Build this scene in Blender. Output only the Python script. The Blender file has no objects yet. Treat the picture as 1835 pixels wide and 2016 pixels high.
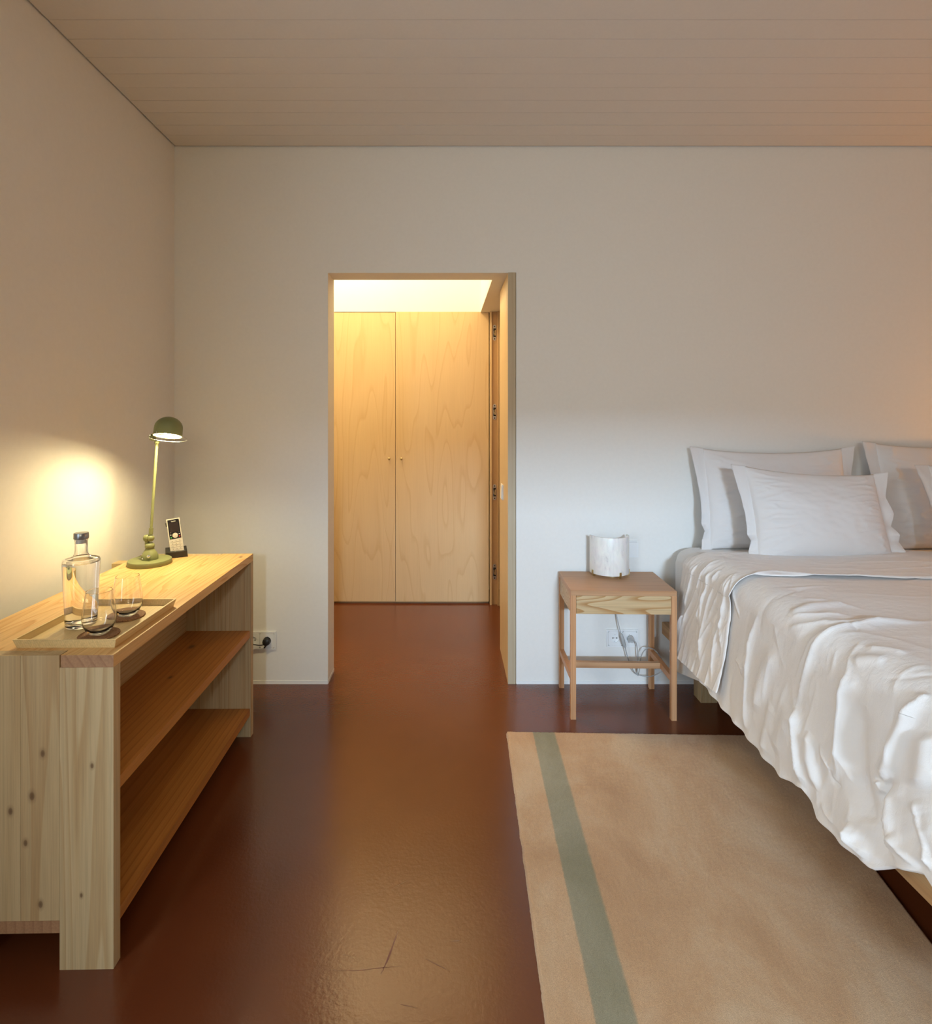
import bpy, bmesh, math, random
import numpy as np
from mathutils import Vector, Matrix, noise
random.seed(4)
S = bpy.context.scene
C = S.collection
R = math.radians
FPX, CX, CY = 1100.0, 884.0, 823.0          # focal length and principal point in photograph pixels
CAMZ = 1.3
XL = -1.343

# ------------------------------------------------------------------ camera
cam = bpy.data.cameras.new('camera'); camo = bpy.data.objects.new('camera', cam); C.objects.link(camo)
camo.location = (0, 0, CAMZ); camo.rotation_euler = (R(90), 0, 0)
cam.sensor_fit = 'HORIZONTAL'; cam.sensor_width = 36; cam.lens = FPX/1835*36
cam.shift_x = (917.5-CX)/1835; cam.shift_y = -(1008-CY)/1835
cam.clip_start = .05
S.camera = camo
# ------------------------------------------------------------------ world, lights, exposure
S.view_settings.view_transform = 'Standard'; S.view_settings.look = 'None'
S.view_settings.exposure = 0; S.view_settings.gamma = 1
w = bpy.data.worlds.new('world'); S.world = w; w.use_nodes = True
w.node_tree.nodes['Background'].inputs[0].default_value = (.62, .78, 1, 1)
w.node_tree.nodes['Background'].inputs[1].default_value = .15

def area(name, loc, target, sx, sy, power, col, spread=180):
    l = bpy.data.lights.new(name, 'AREA'); l.shape = 'RECTANGLE'; l.size = sx; l.size_y = sy
    l.energy = power; l.color = col; l.spread = R(spread)
    o = bpy.data.objects.new(name, l); C.objects.link(o); o.location = loc
    o.rotation_euler = (Vector(target)-Vector(loc)).to_track_quat('-Z', 'Y').to_euler()
    return o
# sky seen through the window behind the camera (window opening is in wall_rear)
area('sky_daylight', (.66, -6.8, 3.02), (.64, 2.7, .8), 1.0, .34, 59, (.54, .75, 1.0), 60)
p_ = area('window_portal', (.68, -2.85, 1.2), (.68, 0, 1.2), 1.05, 2.1, 1, (1, 1, 1)); p_.data.cycles.is_portal = True
# warm light panel at the top of the shaft over the hall
area('shaft_light', (-.6, 3.02, 2.85), (-.6, 3.918, 2.25), 1.5, .25, 5, (1.0, .78, .48))
area('hall_lamp', (-.8, 3.4, 3.25), (-.7, 3.35, 0), .5, .4, 39, (1.0, .74, .40))
# bulb of the lit bedside lamp on the far side of the bed
def point(name, loc, power, col, rad):
    l = bpy.data.lights.new(name, 'POINT'); l.energy = power; l.color = col; l.shadow_soft_size = rad
    o = bpy.data.objects.new(name, l); C.objects.link(o); o.location = loc; return o
point('far_bedside_bulb', (3.2, 2.45, 1.0), 19, (1.0, .42, .05), .05)
# added warm fill light behind the camera, washing the back wall
area('room_fill', (.5, -2.3, 1.95), (.3, 2.73, 1.85), 1.2, .5, 12, (1.0, .82, .50), 130)
area('left_daylight_fill', (XL-.24, -.35, 1.25), (1.0, .1, .7), 1.2, 1.7, 62, (.73, .87, 1.0))  # added daylight fill from an unseen side opening, placed to light the bed side

# ------------------------------------------------------------------ helpers
def fl(px, py, z):
    """pixel -> point on the horizontal plane at height z"""
    Y = FPX*(CAMZ-z)/(py-CY); return Vector(((px-CX)/FPX*Y, Y, z))
def dp(px, py, Y):
    return Vector(((px-CX)/FPX*Y, Y, CAMZ-(py-CY)/FPX*Y))
def link(name, me, mats=None, parent=None):
    o = bpy.data.objects.new(name, me); C.objects.link(o)
    if mats is not None:
        for m in (mats if isinstance(mats, (list, tuple)) else [mats]): me.materials.append(m)
    if parent is not None: o.parent = parent
    return o
def obj(name, bm, m=None, parent=None, bev=0, smooth=False, seg=2):
    if bev: bmesh.ops.bevel(bm, geom=[e for e in bm.edges if len(e.link_faces) == 2 and e.calc_face_angle(0) > .5], offset=bev, segments=seg, affect='EDGES', profile=.5, clamp_overlap=True)
    me = bpy.data.meshes.new(name); bm.to_mesh(me); bm.free()
    if smooth:
        me.polygons.foreach_set('use_smooth', [True]*len(me.polygons))
        if smooth is not True: me.set_sharp_from_angle(angle=R(smooth))
    return link(name, me, m, parent)
def bx(bm, x0, x1, y0, y1, z0, z1, M=None):
    vs = [bm.verts.new(v) for v in ((x0,y0,z0),(x1,y0,z0),(x1,y1,z0),(x0,y1,z0),(x0,y0,z1),(x1,y0,z1),(x1,y1,z1),(x0,y1,z1))]
    for f in ((3,2,1,0),(4,5,6,7),(0,1,5,4),(1,2,6,5),(2,3,7,6),(3,0,4,7)): bm.faces.new([vs[i] for i in f])
    if M is not None:
        for v in vs: v.co = M @ v.co
    return vs
def box(name, dims, m, parent=None, bev=0, loc=None):
    bm = bmesh.new(); bx(bm, *dims); o = obj(name, bm, m, parent, bev)
    if loc: o.location = loc
    return o
def lathe(bm, prof, n=48, M=None, close=False):
    rings = []
    for r, z in prof:
        if r < 1e-6: rings.append([bm.verts.new((0, 0, z))])
        else: rings.append([bm.verts.new((r*math.cos(2*math.pi*i/n), r*math.sin(2*math.pi*i/n), z)) for i in range(n)])
    for a, b in zip(rings, rings[1:]+([rings[0]] if close else [])):
        for i in range(n):
            j = (i+1) % n
            if len(a) == 1 and len(b) == 1: continue
            if len(a) == 1: bm.faces.new((a[0], b[j], b[i]))
            elif len(b) == 1: bm.faces.new((a[i], a[j], b[0]))
            else: bm.faces.new((a[i], a[j], b[j], b[i]))
    if M is not None:
        for r in rings:
            for v in r: v.co = M @ v.co
def spline(pts, k=8):
    pts = [Vector(p) for p in pts]; out = []
    q = [pts[0]]+pts+[pts[-1]]
    for i in range(1, len(q)-2):
        p0, p1, p2, p3 = q[i-1:i+3]
        for s in range(k):
            t = s/k
            out.append(.5*((2*p1)+(p2-p0)*t+(2*p0-5*p1+4*p2-p3)*t*t+(3*p1-p0-3*p2+p3)*t**3))
    out.append(pts[-1]); return out
def tube(bm, pts, r, n=10, cap=True, rs=None):
    pts = [Vector(p) for p in pts]; rings = []
    up = Vector((0, 0, 1)); t0 = (pts[1]-pts[0]).normalized()
    if abs(t0.dot(up)) > .95: up = Vector((1, 0, 0))
    a = t0.cross(up).normalized()
    for i, p in enumerate(pts):
        t = (pts[min(i+1, len(pts)-1)]-pts[max(i-1, 0)]).normalized()
        a = (a-t*a.dot(t)).normalized(); b = t.cross(a); rr = rs[i] if rs else r
        rings.append([bm.verts.new(p+rr*(math.cos(2*math.pi*k/n)*a+math.sin(2*math.pi*k/n)*b)) for k in range(n)])
    for A, B in zip(rings, rings[1:]):
        for k in range(n): bm.faces.new((A[k], A[(k+1) % n], B[(k+1) % n], B[k]))
    if cap: bm.faces.new(rings[0][::-1]); bm.faces.new(rings[-1])
def grid_mesh(name, P, m, parent=None, wrap=False):
    """P: array (n,m,3) -> smooth quad mesh"""
    n, k, _ = P.shape
    idx = np.arange(n*k).reshape(n, k)
    f = np.stack([idx[:-1, :-1], idx[1:, :-1], idx[1:, 1:], idx[:-1, 1:]], -1).reshape(-1, 4)
    if wrap:
        g = np.stack([idx[:-1, -1], idx[1:, -1], idx[1:, 0], idx[:-1, 0]], -1).reshape(-1, 4); f = np.concatenate([f, g])
    me = bpy.data.meshes.new(name)
    me.vertices.add(n*k); me.vertices.foreach_set('co', P.reshape(-1).astype(np.float32))
    me.loops.add(f.size); me.loops.foreach_set('vertex_index', f.reshape(-1).astype(np.int32))
    me.polygons.add(len(f)); me.polygons.foreach_set('loop_start', np.arange(0, f.size, 4, dtype=np.int32))
    me.polygons.foreach_set('loop_total', np.full(len(f), 4, dtype=np.int32))
    me.update(); me.validate()
    me.polygons.foreach_set('use_smooth', [True]*len(me.polygons))
    return link(name, me, m, parent)
def thing(name, label, cat, loc=(0, 0, 0), rz=0, group=None):
    o = bpy.data.objects.new(name, None); C.objects.link(o); o.empty_display_size = .05
    o.location = loc; o.rotation_euler = (0, 0, rz); o['label'] = label; o['category'] = cat
    if group: o['group'] = group
    return o
def tag(o, label, cat, group=None, kind=None):
    o['label'] = label; o['category'] = cat
    if group: o['group'] = group
    if kind: o['kind'] = kind
    return o
def struct(o): o['kind'] = 'structure'; return o

# ------------------------------------------------------------------ materials
def mat(name, col=(.8, .8, .8), rough=.5, metal=0, spec=.5, **kw):
    m = bpy.data.materials.new(name); m.use_nodes = True; b = m.node_tree.nodes['Principled BSDF']
    b.inputs['Base Color'].default_value = (*col, 1); b.inputs['Roughness'].default_value = rough
    b.inputs['Metallic'].default_value = metal; b.inputs['Specular IOR Level'].default_value = spec
    for k, v in kw.items(): b.inputs[k.replace('_', ' ')].default_value = v
    return m
class N:
    def __init__(s, m): s.m = m; s.t = m.node_tree; s.b = s.t.nodes['Principled BSDF']
    def n(s, typ, **kw):
        x = s.t.nodes.new(typ)
        for k, v in kw.items(): setattr(x, k, v)
        return x
    def l(s, a, b): s.t.links.new(a, b)
    def coords(s, scale=(1, 1, 1), rnd=0):
        tc = s.n('ShaderNodeTexCoord'); mp = s.n('ShaderNodeMapping'); mp.inputs['Scale'].default_value = scale
        s.l(tc.outputs['Object'], mp.inputs['Vector'])
        if rnd:
            oi = s.n('ShaderNodeObjectInfo'); v = s.n('ShaderNodeVectorMath', operation='SCALE')
            v.inputs[0].default_value = (rnd*.83, rnd*1.31, rnd*.57); s.l(oi.outputs['Random'], v.inputs['Scale'])
            ad = s.n('ShaderNodeVectorMath', operation='ADD'); s.l(tc.outputs['Object'], ad.inputs[0]); s.l(v.outputs[0], ad.inputs[1])
            s.l(ad.outputs[0], mp.inputs['Vector'])
        return mp.outputs[0]
    def noise(s, vec, scale, detail=3, rough=.5, dist=0):
        x = s.n('ShaderNodeTexNoise'); x.inputs['Scale'].default_value = scale; x.inputs['Detail'].default_value = detail
        x.inputs['Roughness'].default_value = rough; x.inputs['Distortion'].default_value = dist
        s.l(vec, x.inputs['Vector']); return x.outputs['Fac']
    def ramp(s, fac, stops):
        x = s.n('ShaderNodeValToRGB'); e = x.color_ramp.elements
        while len(e) < len(stops): e.new(.5)
        for q, (p, c) in zip(e, stops): q.position = p; q.color = (*c, 1) if len(c) == 3 else c
        s.l(fac, x.inputs[0]); return x.outputs[0]
    def mix(s, fac, a, b, mode='MIX'):
        x = s.n('ShaderNodeMix', data_type='RGBA', blend_type=mode)
        for sock, v in ((x.inputs[0], fac), (x.inputs[6], a), (x.inputs[7], b)):
            if hasattr(v, 'is_output'): s.l(v, sock)
            elif isinstance(v, (int, float)): sock.default_value = v
            else: sock.default_value = (*v, 1)
        return x.outputs[2]
    def bump(s, h, strength, dist=.001):
        x = s.n('ShaderNodeBump'); x.inputs['Strength'].default_value = strength; x.inputs['Distance'].default_value = dist
        s.l(h, x.inputs['Height']); s.l(x.outputs[0], s.b.inputs['Normal']); return x
def wood(name, light, dark, axis=1, rings=28, grain=.35, contrast=.6, rough=.5, tint=.12, center=(.35, .0, -.9), knots=(), rnd=3.0, fine=.18, distort=3.2, spec=.4, fig=None):
    """growth-ring lumber: rings round an axis along the grain, wobbled, plus fine fibres; a tint per board"""
    m = mat(name, light, rough, spec=spec); q = N(m)
    sc = [1, 1, 1]; sc[axis] = .13
    v = q.coords(tuple(sc), rnd)
    wv = q.n('ShaderNodeTexWave', wave_type='RINGS', rings_direction='XYZ'[axis]); wv.wave_profile = 'SAW'
    off = q.n('ShaderNodeVectorMath', operation='ADD'); off.inputs[1].default_value = center; q.l(v, off.inputs[0]); q.l(off.outputs[0], wv.inputs['Vector'])
    wv.inputs['Scale'].default_value = rings; wv.inputs['Distortion'].default_value = distort
    wv.inputs['Detail'].default_value = 2.5; wv.inputs['Detail Scale'].default_value = .22; wv.inputs['Detail Roughness'].default_value = .45
    if fig:
        K, across, ratio, sharp = fig; s2 = [1, 1, 1]; s2[axis] = ratio
        nz = q.noise(q.coords(tuple(s2), rnd), across, 1.6, .42, .25)
        mm = q.n('ShaderNodeMath', operation='MULTIPLY'); mm.inputs[1].default_value = K; q.l(nz, mm.inputs[0])
        fr_ = q.n('ShaderNodeMath', operation='FRACT'); q.l(mm.outputs[0], fr_.inputs[0])
        ring = q.ramp(fr_.outputs[0], [(0, (.0,)*3), (sharp, (.18,)*3), (.95, (1,)*3), (1, (.05,)*3)])
    else: ring = q.ramp(wv.outputs['Fac'], [(0, (0, 0, 0)), (.62, (.25,)*3), (.9, (1,)*3), (1, (.1,)*3)])
    sf = [220, 220, 220]; sf[axis] = 5
    vf = q.coords(tuple(sf), rnd); fib = q.noise(vf, 1, 4, .6)
    sm = [16, 16, 16]; sm[axis] = .8
    mid = q.noise(q.coords(tuple(sm), rnd), 1, 3, .55)
    f = q.mix(1, q.mix(1, ring, (contrast,)*3, 'MULTIPLY'), q.mix(grain, (0, 0, 0), q.mix(1, mid, mid, 'MULTIPLY')), 'ADD')
    c = q.mix(f, light, dark)
    dk = q.ramp(fib, [(.3, (1-fine,)*3), (.62, (1.0,)*3)])
    c = q.mix(1, c, dk, 'MULTIPLY')
    if tint:
        oi = q.n('ShaderNodeObjectInfo')
        c = q.mix(1, c, q.ramp(oi.outputs['Random'], [(0, (1-tint*.7, 1-tint*1.1, 1-tint*1.5)), (.5, (1, 1, 1)), (1, (1-tint*.2, 1-tint*.4, 1-tint*.6))]), 'MULTIPLY')
    for k, rad in knots:
        tc = q.n('ShaderNodeTexCoord'); sb = q.n('ShaderNodeVectorMath', operation='SUBTRACT'); sb.inputs[1].default_value = k
        q.l(tc.outputs['Object'], sb.inputs[0]); ml = q.n('ShaderNodeVectorMath', operation='MULTIPLY')
        s3 = [1/rad]*3; s3[axis] *= .6; ml.inputs[1].default_value = s3; q.l(sb.outputs[0], ml.inputs[0])
        ln = q.n('ShaderNodeVectorMath', operation='LENGTH'); q.l(ml.outputs[0], ln.inputs[0])
        kf = q.ramp(ln.outputs['Value'], [(0, (.9,)*3), (.35, (.75,)*3), (.55, (.25,)*3), (1, (0,)*3)])
        c = q.mix(kf, c, (.12, .06, .025))
    q.l(c, q.b.inputs['Base Color'])
    q.bump(fib, .12, .0006)
    return m
def speckle(m, amt=.05, scale=300, bump=.1, dist=.0005):
    q = N(m); v = q.coords(); n = q.noise(v, scale, 2); base = tuple(q.b.inputs['Base Color'].default_value)[:3]
    q.l(q.mix(1, base, q.ramp(n, [(.3, (1-amt,)*3), (.7, (1,)*3)]), 'MULTIPLY'), q.b.inputs['Base Color']); q.bump(n, bump, dist); return m

M_wall = speckle(mat('wall_plaster', (.80, .79, .75), .85, spec=.2), .02, 60, .06, .002)
M_ceil = speckle(mat('ceiling_paint', (.72, .685, .63), .8, spec=.2), .02, 90, .05, .001)
M_well = mat('shaft_white_paint', (.88, .86, .80), .8)
M_plate = mat('white_plastic', (.82, .83, .82), .35)
M_dark = mat('dark_gap', (.02, .018, .015), .9)
M_black = speckle(mat('black_plastic', (.018, .017, .016), .4), .1, 400, .05)
M_chrome = speckle(mat('chrome', (.75, .75, .75), .18, 1), .05, 500, .02)
M_brass = speckle(mat('brushed_brass', (.66, .52, .28), .35, 1), .1, 500, .05)
M_zinc = speckle(mat('zinc_plate', (.62, .60, .54), .35, 1), .1, 300, .05)
M_green = speckle(mat('olive_enamel', (.205, .22, .088), .5), .06, 700, .12)
M_inner = mat('reflector_white', (.85, .83, .78), .5)
M_bulb = mat('bulb_glow', (1, .9, .7), .5); _b = M_bulb.node_tree.nodes['Principled BSDF']
_b.inputs['Emission Color'].default_value = (1, .80, .5, 1); _b.inputs['Emission Strength'].default_value = 60
M_silver = speckle(mat('silver_plastic', (.52, .48, .40), .35, .3), .04, 500, .04)
M_glass = mat('clear_glass', (1, 1, 1), 0, Transmission_Weight=1, IOR=1.46)
M_water = mat('water', (1, 1, 1), 0, Transmission_Weight=1, IOR=1.33)
M_cap = speckle(mat('brushed_cap', (.40, .43, .46), .3, .9), .15, 500, .1)
M_cord = mat('clear_cord', (.55, .56, .55), .2, Transmission_Weight=.35, IOR=1.45)
M_cork = mat('brown_cork', (.30, .15, .06), .8)
q = N(M_cork); n_ = q.noise(q.coords(), 260, 4, .7); q.l(q.ramp(n_, [(.35, (.12, .05, .018)), (.6, (.34, .17, .065)), (.8, (.42, .24, .10))]), q.b.inputs['Base Color']); q.bump(n_, .4, .001)
# alabaster
M_ala = mat('alabaster', (.80, .79, .76), .35, Subsurface_Weight=.15, Subsurface_Scale=.02)
q = N(M_ala); v = q.coords((30, 30, 9)); n_ = q.noise(v, 1, 5, .6, .6)
q.l(q.ramp(n_, [(.28, (.50, .49, .49)), (.40, (.74, .73, .71)), (.6, (.85, .84, .80))]), q.b.inputs['Base Color'])
# floor: glossy oxide-red screed
M_floor = mat('red_resin_floor', (.17, .055, .026), .22, spec=.75)
q = N(M_floor); v = q.coords(); a = q.noise(v, 1.3, 4, .55); s2 = q.noise(v, 46, 3, .6)
q.l(q.ramp(a, [(.3, (.105, .027, .010)), (.7, (.140, .038, .011))]), q.b.inputs['Base Color'])
rr = q.n('ShaderNodeMapRange'); rr.inputs[3].default_value = .16; rr.inputs[4].default_value = .27; q.l(a, rr.inputs[0]); q.l(rr.outputs[0], q.b.inputs['Roughness'])
q.bump(q.noise(v, 95, 3, .55), .35, .0012)
# linen
def cloth(name, col, weave=900, b=.12, wr=.25):
    m = mat(name, col, .75, spec=.25, Sheen_Weight=.15, Sheen_Roughness=.4); q = N(m); v = q.coords()
    f1 = q.noise(v, weave, 2); f2 = q.noise(q.coords((1, 1.6, .8)), 34, 5, .62, .8)
    h = q.mix(.80, f1, f2); q.bump(h, wr, .004); return m
M_duvet = cloth('white_percale', (.80, .775, .75), wr=.5)
M_pillow = cloth('pillow_percale', (.72, .70, .685), wr=.22)
M_sheet = cloth('sheet_cotton', (.77, .75, .72), wr=.1)
# woods
W_top = wood('larch_top', (.79, .53, .23), (.62, .32, .10), 1, 13, .55, .8, .42, .16, fig=(18, 7.5, .10, .55), knots=[((-.03, .93, .741), .012)], center=(.30, .2, -1.2))
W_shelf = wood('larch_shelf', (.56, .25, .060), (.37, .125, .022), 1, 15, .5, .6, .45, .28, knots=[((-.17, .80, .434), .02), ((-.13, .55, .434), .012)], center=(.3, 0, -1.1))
W_end = wood('larch_upright', (.60, .47, .27), (.43, .26, .105), 2, 9, .5, .5, .5, .13, center=(.5, -1.1, 0), fig=(13, 8, .045, .5),
             knots=[((-.205, 0, .30), .010), ((-.19, 0, .41), .013), ((-.165, 0, .51), .011), ((-.17, 0, .155), .011), ((-.24, 0, .375), .011), ((-.075, 0, .175), .007), ((-.05, 0, .48), .008)])
W_back = wood('larch_back', (.58, .44, .24), (.46, .30, .13), 1, 22, .4, .8, .5, .05, center=(-.9, 0, -.2))
W_grain = wood('larch_end_grain', (.44, .25, .13), (.29, .14, .07), 1, 15, .6, .55, .6, .05, center=(.16, 0, -.62), distort=1.2)
W_night = wood('larch_nightstand', (.55, .33, .18), (.40, .20, .09), 0, 20, .4, .6, .45, .10, center=(0, 1.1, -.5))
W_nleg = wood('larch_nightstand_leg', (.60, .33, .165), (.46, .21, .085), 2, 30, .4, .5, .45, .08, center=(.4, .6, 0))
W_drawer = wood('larch_drawer_front', (.62, .47, .27), (.42, .23, .085), 0, 22, .3, 1.0, .45, .02, center=(0, .9, -.53), fig=(26, 6.5, .13, .45))
W_tray = wood('bamboo_tray', (.80, .60, .29), (.64, .44, .17), 1, 60, .4, .4, .4, .04, center=(.5, 0, -.3))
W_bed = wood('oak_bed_frame', (.55, .34, .16), (.40, .20, .08), 1, 20, .4, .5, .45, .08)
W_maple = wood('maple_veneer', (.70, .52, .29), (.56, .36, .17), 2, 11, .3, .40, .38, .03, center=(.2, 1.5, 0), fine=.05, rnd=5, fig=(14, 4.6, .12, .80))
W_jamb = wood('pine_frame', (.58, .38, .18), (.44, .25, .10), 2, 26, .4, .4, .45, .08, fine=.08)
W_edge = wood('ash_lining_edge', (.50, .42, .29), (.42, .32, .20), 2, 24, .4, .4, .45, .03, fine=.08)

# ------------------------------------------------------------------ room shell
YW = 2.7316; XL = -1.343; XR = 3.5; YB = -2.8; ZC = 2.626
OX0, OX1, OZ = (645.8-CX)/FPX*YW, (1000.0-CX)/FPX*YW, CAMZ+(CY-537.3)/FPX*YW
PW = (1016.3-CX)/FPX*YW
bm = bmesh.new(); bx(bm, -2.2, XR+.2, YB-.2, 4.3, -.1, 0); floor = struct(obj('floor', bm, M_floor))
# scuffs and scratches in the gloss, thin abraded strokes lying in the floor skin
M_scuff = mat('abraded_resin', (.20, .085, .06), .65, spec=.25)
def scuff(pts, wd):
    pts = [fl(*p, 0) for p in pts]; bm = bmesh.new(); prev = None
    P = spline(pts, 5)
    for i, p in enumerate(P):
        t = (P[min(i+1, len(P)-1)]-P[max(i-1, 0)]).normalized(); nn = Vector((-t.y, t.x, 0))
        s = wd*(.15+math.sin(math.pi*min(max(i/(len(P)-1), .02), .98)))*(.6+.6*noise.noise(p*60))
        a, b = bm.verts.new(p+nn*s+Vector((0, 0, .0003))), bm.verts.new(p-nn*s+Vector((0, 0, .0003)))
        if prev: bm.faces.new((prev[0], prev[1], b, a))
        prev = (a, b)
    o = obj('scuff_mark', bm, M_scuff, floor)
scuff([(784, 1832), (772, 1866), (762, 1892), (749, 1920)], .0028)
scuff([(650, 1909), (700, 1911), (745, 1906), (791, 1902)], .0009)
scuff([(835, 1886), (858, 1898), (884, 1911)], .0009)
scuff([(773, 1749), (790, 1740), (806, 1732)], .0005)
scuff([(672, 1879), (690, 1883), (704, 1894)], .0005)
scuff([(785, 1977), (805, 1981), (825, 1986)], .0007)
scuff([(886, 1853), (905, 1852)], .0016)
T = .14
bm = bmesh.new()
bx(bm, XL-.2, OX0, YW, YW+T, 0, 2.8); bx(bm, PW, XR+.2, YW, YW+T, 0, 2.8); bx(bm, OX0, PW, YW, YW+T, OZ, 2.8)
struct(obj('wall_back', bm, M_wall))
bm = bmesh.new(); bx(bm, XL-.2, XL, .3, YW, 0, 2.8); bx(bm, XL-.2, XL, YB, -1.0, 0, 2.8); bx(bm, XL-.2, XL, -1.0, .3, 0, .3); bx(bm, XL-.2, XL, -1.0, .3, 2.1, 2.8)  # out-of-view opening added to let the left fill light in
struct(obj('wall_left', bm, M_wall))
struct(box('wall_right', (XR, XR+.2, YB, YW, 0, 2.8), W_bed))
# rear wall with the window that lights the room
WX0, WX1, WZ0, WZ1 = .15, 1.15, .12, 2.25
bm = bmesh.new()
bx(bm, XL-.2, WX0, YB-.2, YB, 0, 2.8); bx(bm, WX1, XR+.2, YB-.2, YB, 0, 2.8); bx(bm, WX0, WX1, YB-.2, YB, 0, WZ0); bx(bm, WX0, WX1, YB-.2, YB, WZ1, 2.8)
struct(obj('wall_rear', bm, M_wall))
wf = struct(bpy.data.objects.new('window_1', None)); C.objects.link(wf); wf.location = (WX0, YB, 0)
bm = bmesh.new(); ww = WX1-WX0
for a in ((-.03, .01), (ww-.01, ww+.03)): bx(bm, a[0], a[1], -.12, -.06, WZ0, WZ1)
bx(bm, .01, ww-.01, -.12, -.06, WZ0-.03, WZ0+.02); bx(bm, .01, ww-.01, -.12, -.06, WZ1-.01, WZ1+.03)
obj('window_frame', bm, W_jamb, wf)
# ceiling: painted boards running left to right, a shadow gap round the edge
ceil = struct(box('ceiling', (XL-.2, XR+.2, YB-.2, YW+.12, ZC+.05, ZC+.2), mat('ceiling_slab', (.25, .23, .2), .9)))
lines = [1.67, 1.765, 1.860, 1.955, 2.054, 2.151, 2.243, 2.334, 2.427, 2.53, 2.619, YW-.009]
for i, (a, b) in enumerate(zip(lines, lines[1:])):
    dz = random.uniform(-.0006, .0006)
    bm = bmesh.new(); bx(bm, XL+.009, XR-.01, a+.0009, b-.0009, ZC+dz, ZC+.05)
    obj('ceiling_board', bm, M_ceil, ceil, .0005, seg=1)
box('ceiling_field', (XL+.009, XR-.01, YB, 1.67, ZC, ZC+.05), M_ceil, ceil)
# painted skirting, nearly flush
def skirt(n, x0, x1):
    bm = bmesh.new(); bx(bm, x0, x1, YW-.0025, YW+.01, 0, .016); struct(obj('baseboard_'+n, bm, M_plate, None, .0008, seg=1))
skirt('back_left', XL, OX0-.001); skirt('back_right', PW+.004, XR)
struct(box('trim_1', (OX0-.0, OX0+.0015, YW+.002, YW+T, .0, .016), M_plate))
# timber lining on the right of the opening, end grain edge towards the room
bm = bmesh.new(); bx(bm, OX1, PW-.002, YW-.001, 3.153, .0, OZ+.002)
lin = struct(obj('trim_2', bm, [W_maple, W_edge], None, .0006, seg=1))
for p in lin.data.polygons:
    if p.normal.y < -.9: p.material_index = 1
bm = bmesh.new(); bx(bm, PW+.0035, PW+.005, YW-.0012, YW, 0.016, OZ+.01); bx(bm, OX1, PW+.005, YW-.0012, YW, OZ+.0035, OZ+.0045)
struct(obj('trim_3', bm, M_plate))
# hall behind
HY = 3.918; HR = .36
struct(box('wall_hall_left', (-1.7, -1.5, YW+T, 4.3, 0, 3.3), M_wall))
struct(box('wall_hall_right', (HR+.05, HR+.2, YW+T, 4.3, 0, 3.3), W_jamb))
struct(box('wall_hall_back', (-1.7, HR+.2, HY+.32, 4.4, 0, 3.3), M_wall))
bm = bmesh.new(); bx(bm, -1.5, HR+.05, HY+.0, HY+.05, 2.0445, 3.3); bx(bm, -1.5, HR+.05, YW+T-.02, YW+T, 2.8, 3.3); bx(bm, .222, HR+.05, YW+T, HY, 2.052, 3.3); bx(bm, -1.6, HR+.2, YW+T-.05, HY+.05, 3.3, 3.4)
struct(obj('wall_shaft', bm, M_well))
bm = bmesh.new(); vs = bx(bm, .222, HR+.05, YW+T, HY, 2.012, 2.0525)
for v_ in vs:
    if v_.co.y > 3.5 and v_.co.z < 2.03: v_.co.z = 2.042
struct(obj('ceiling_hall', bm, M_wall))

# ------------------------------------------------------------------ built-in wardrobe seen through the opening
wd = thing('wardrobe', 'built-in maple wardrobe with two plain doors, seen through the opening', 'wardrobe', (-.3755, HY, 0))
box('carcass', (-.70, .653, .022, .31, .0, 2.044), W_jamb, wd)
for s, x0, x1, z1 in ((-1, -.66, -.0016, 2.0415), (1, .0016, .6545, 2.044)):
    bm = bmesh.new(); bx(bm, x0, x1, 0 if s > 0 else .003, .02, .014, z1)
    d = obj('door', bm, W_maple, wd, .0008, seg=1)
    bm = bmesh.new(); M = Matrix.Translation((s*.0425-.0005, 0, 1.015)) @ Matrix.Rotation(R(90), 4, 'X')
    lathe(bm, [(.0001, .018), (.005, .018), (.0085, .015), (.009, .012), (.005, .008), (.0045, 0)], 20, M)
    obj('knob', bm, M_brass, d, 0, True)
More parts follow.
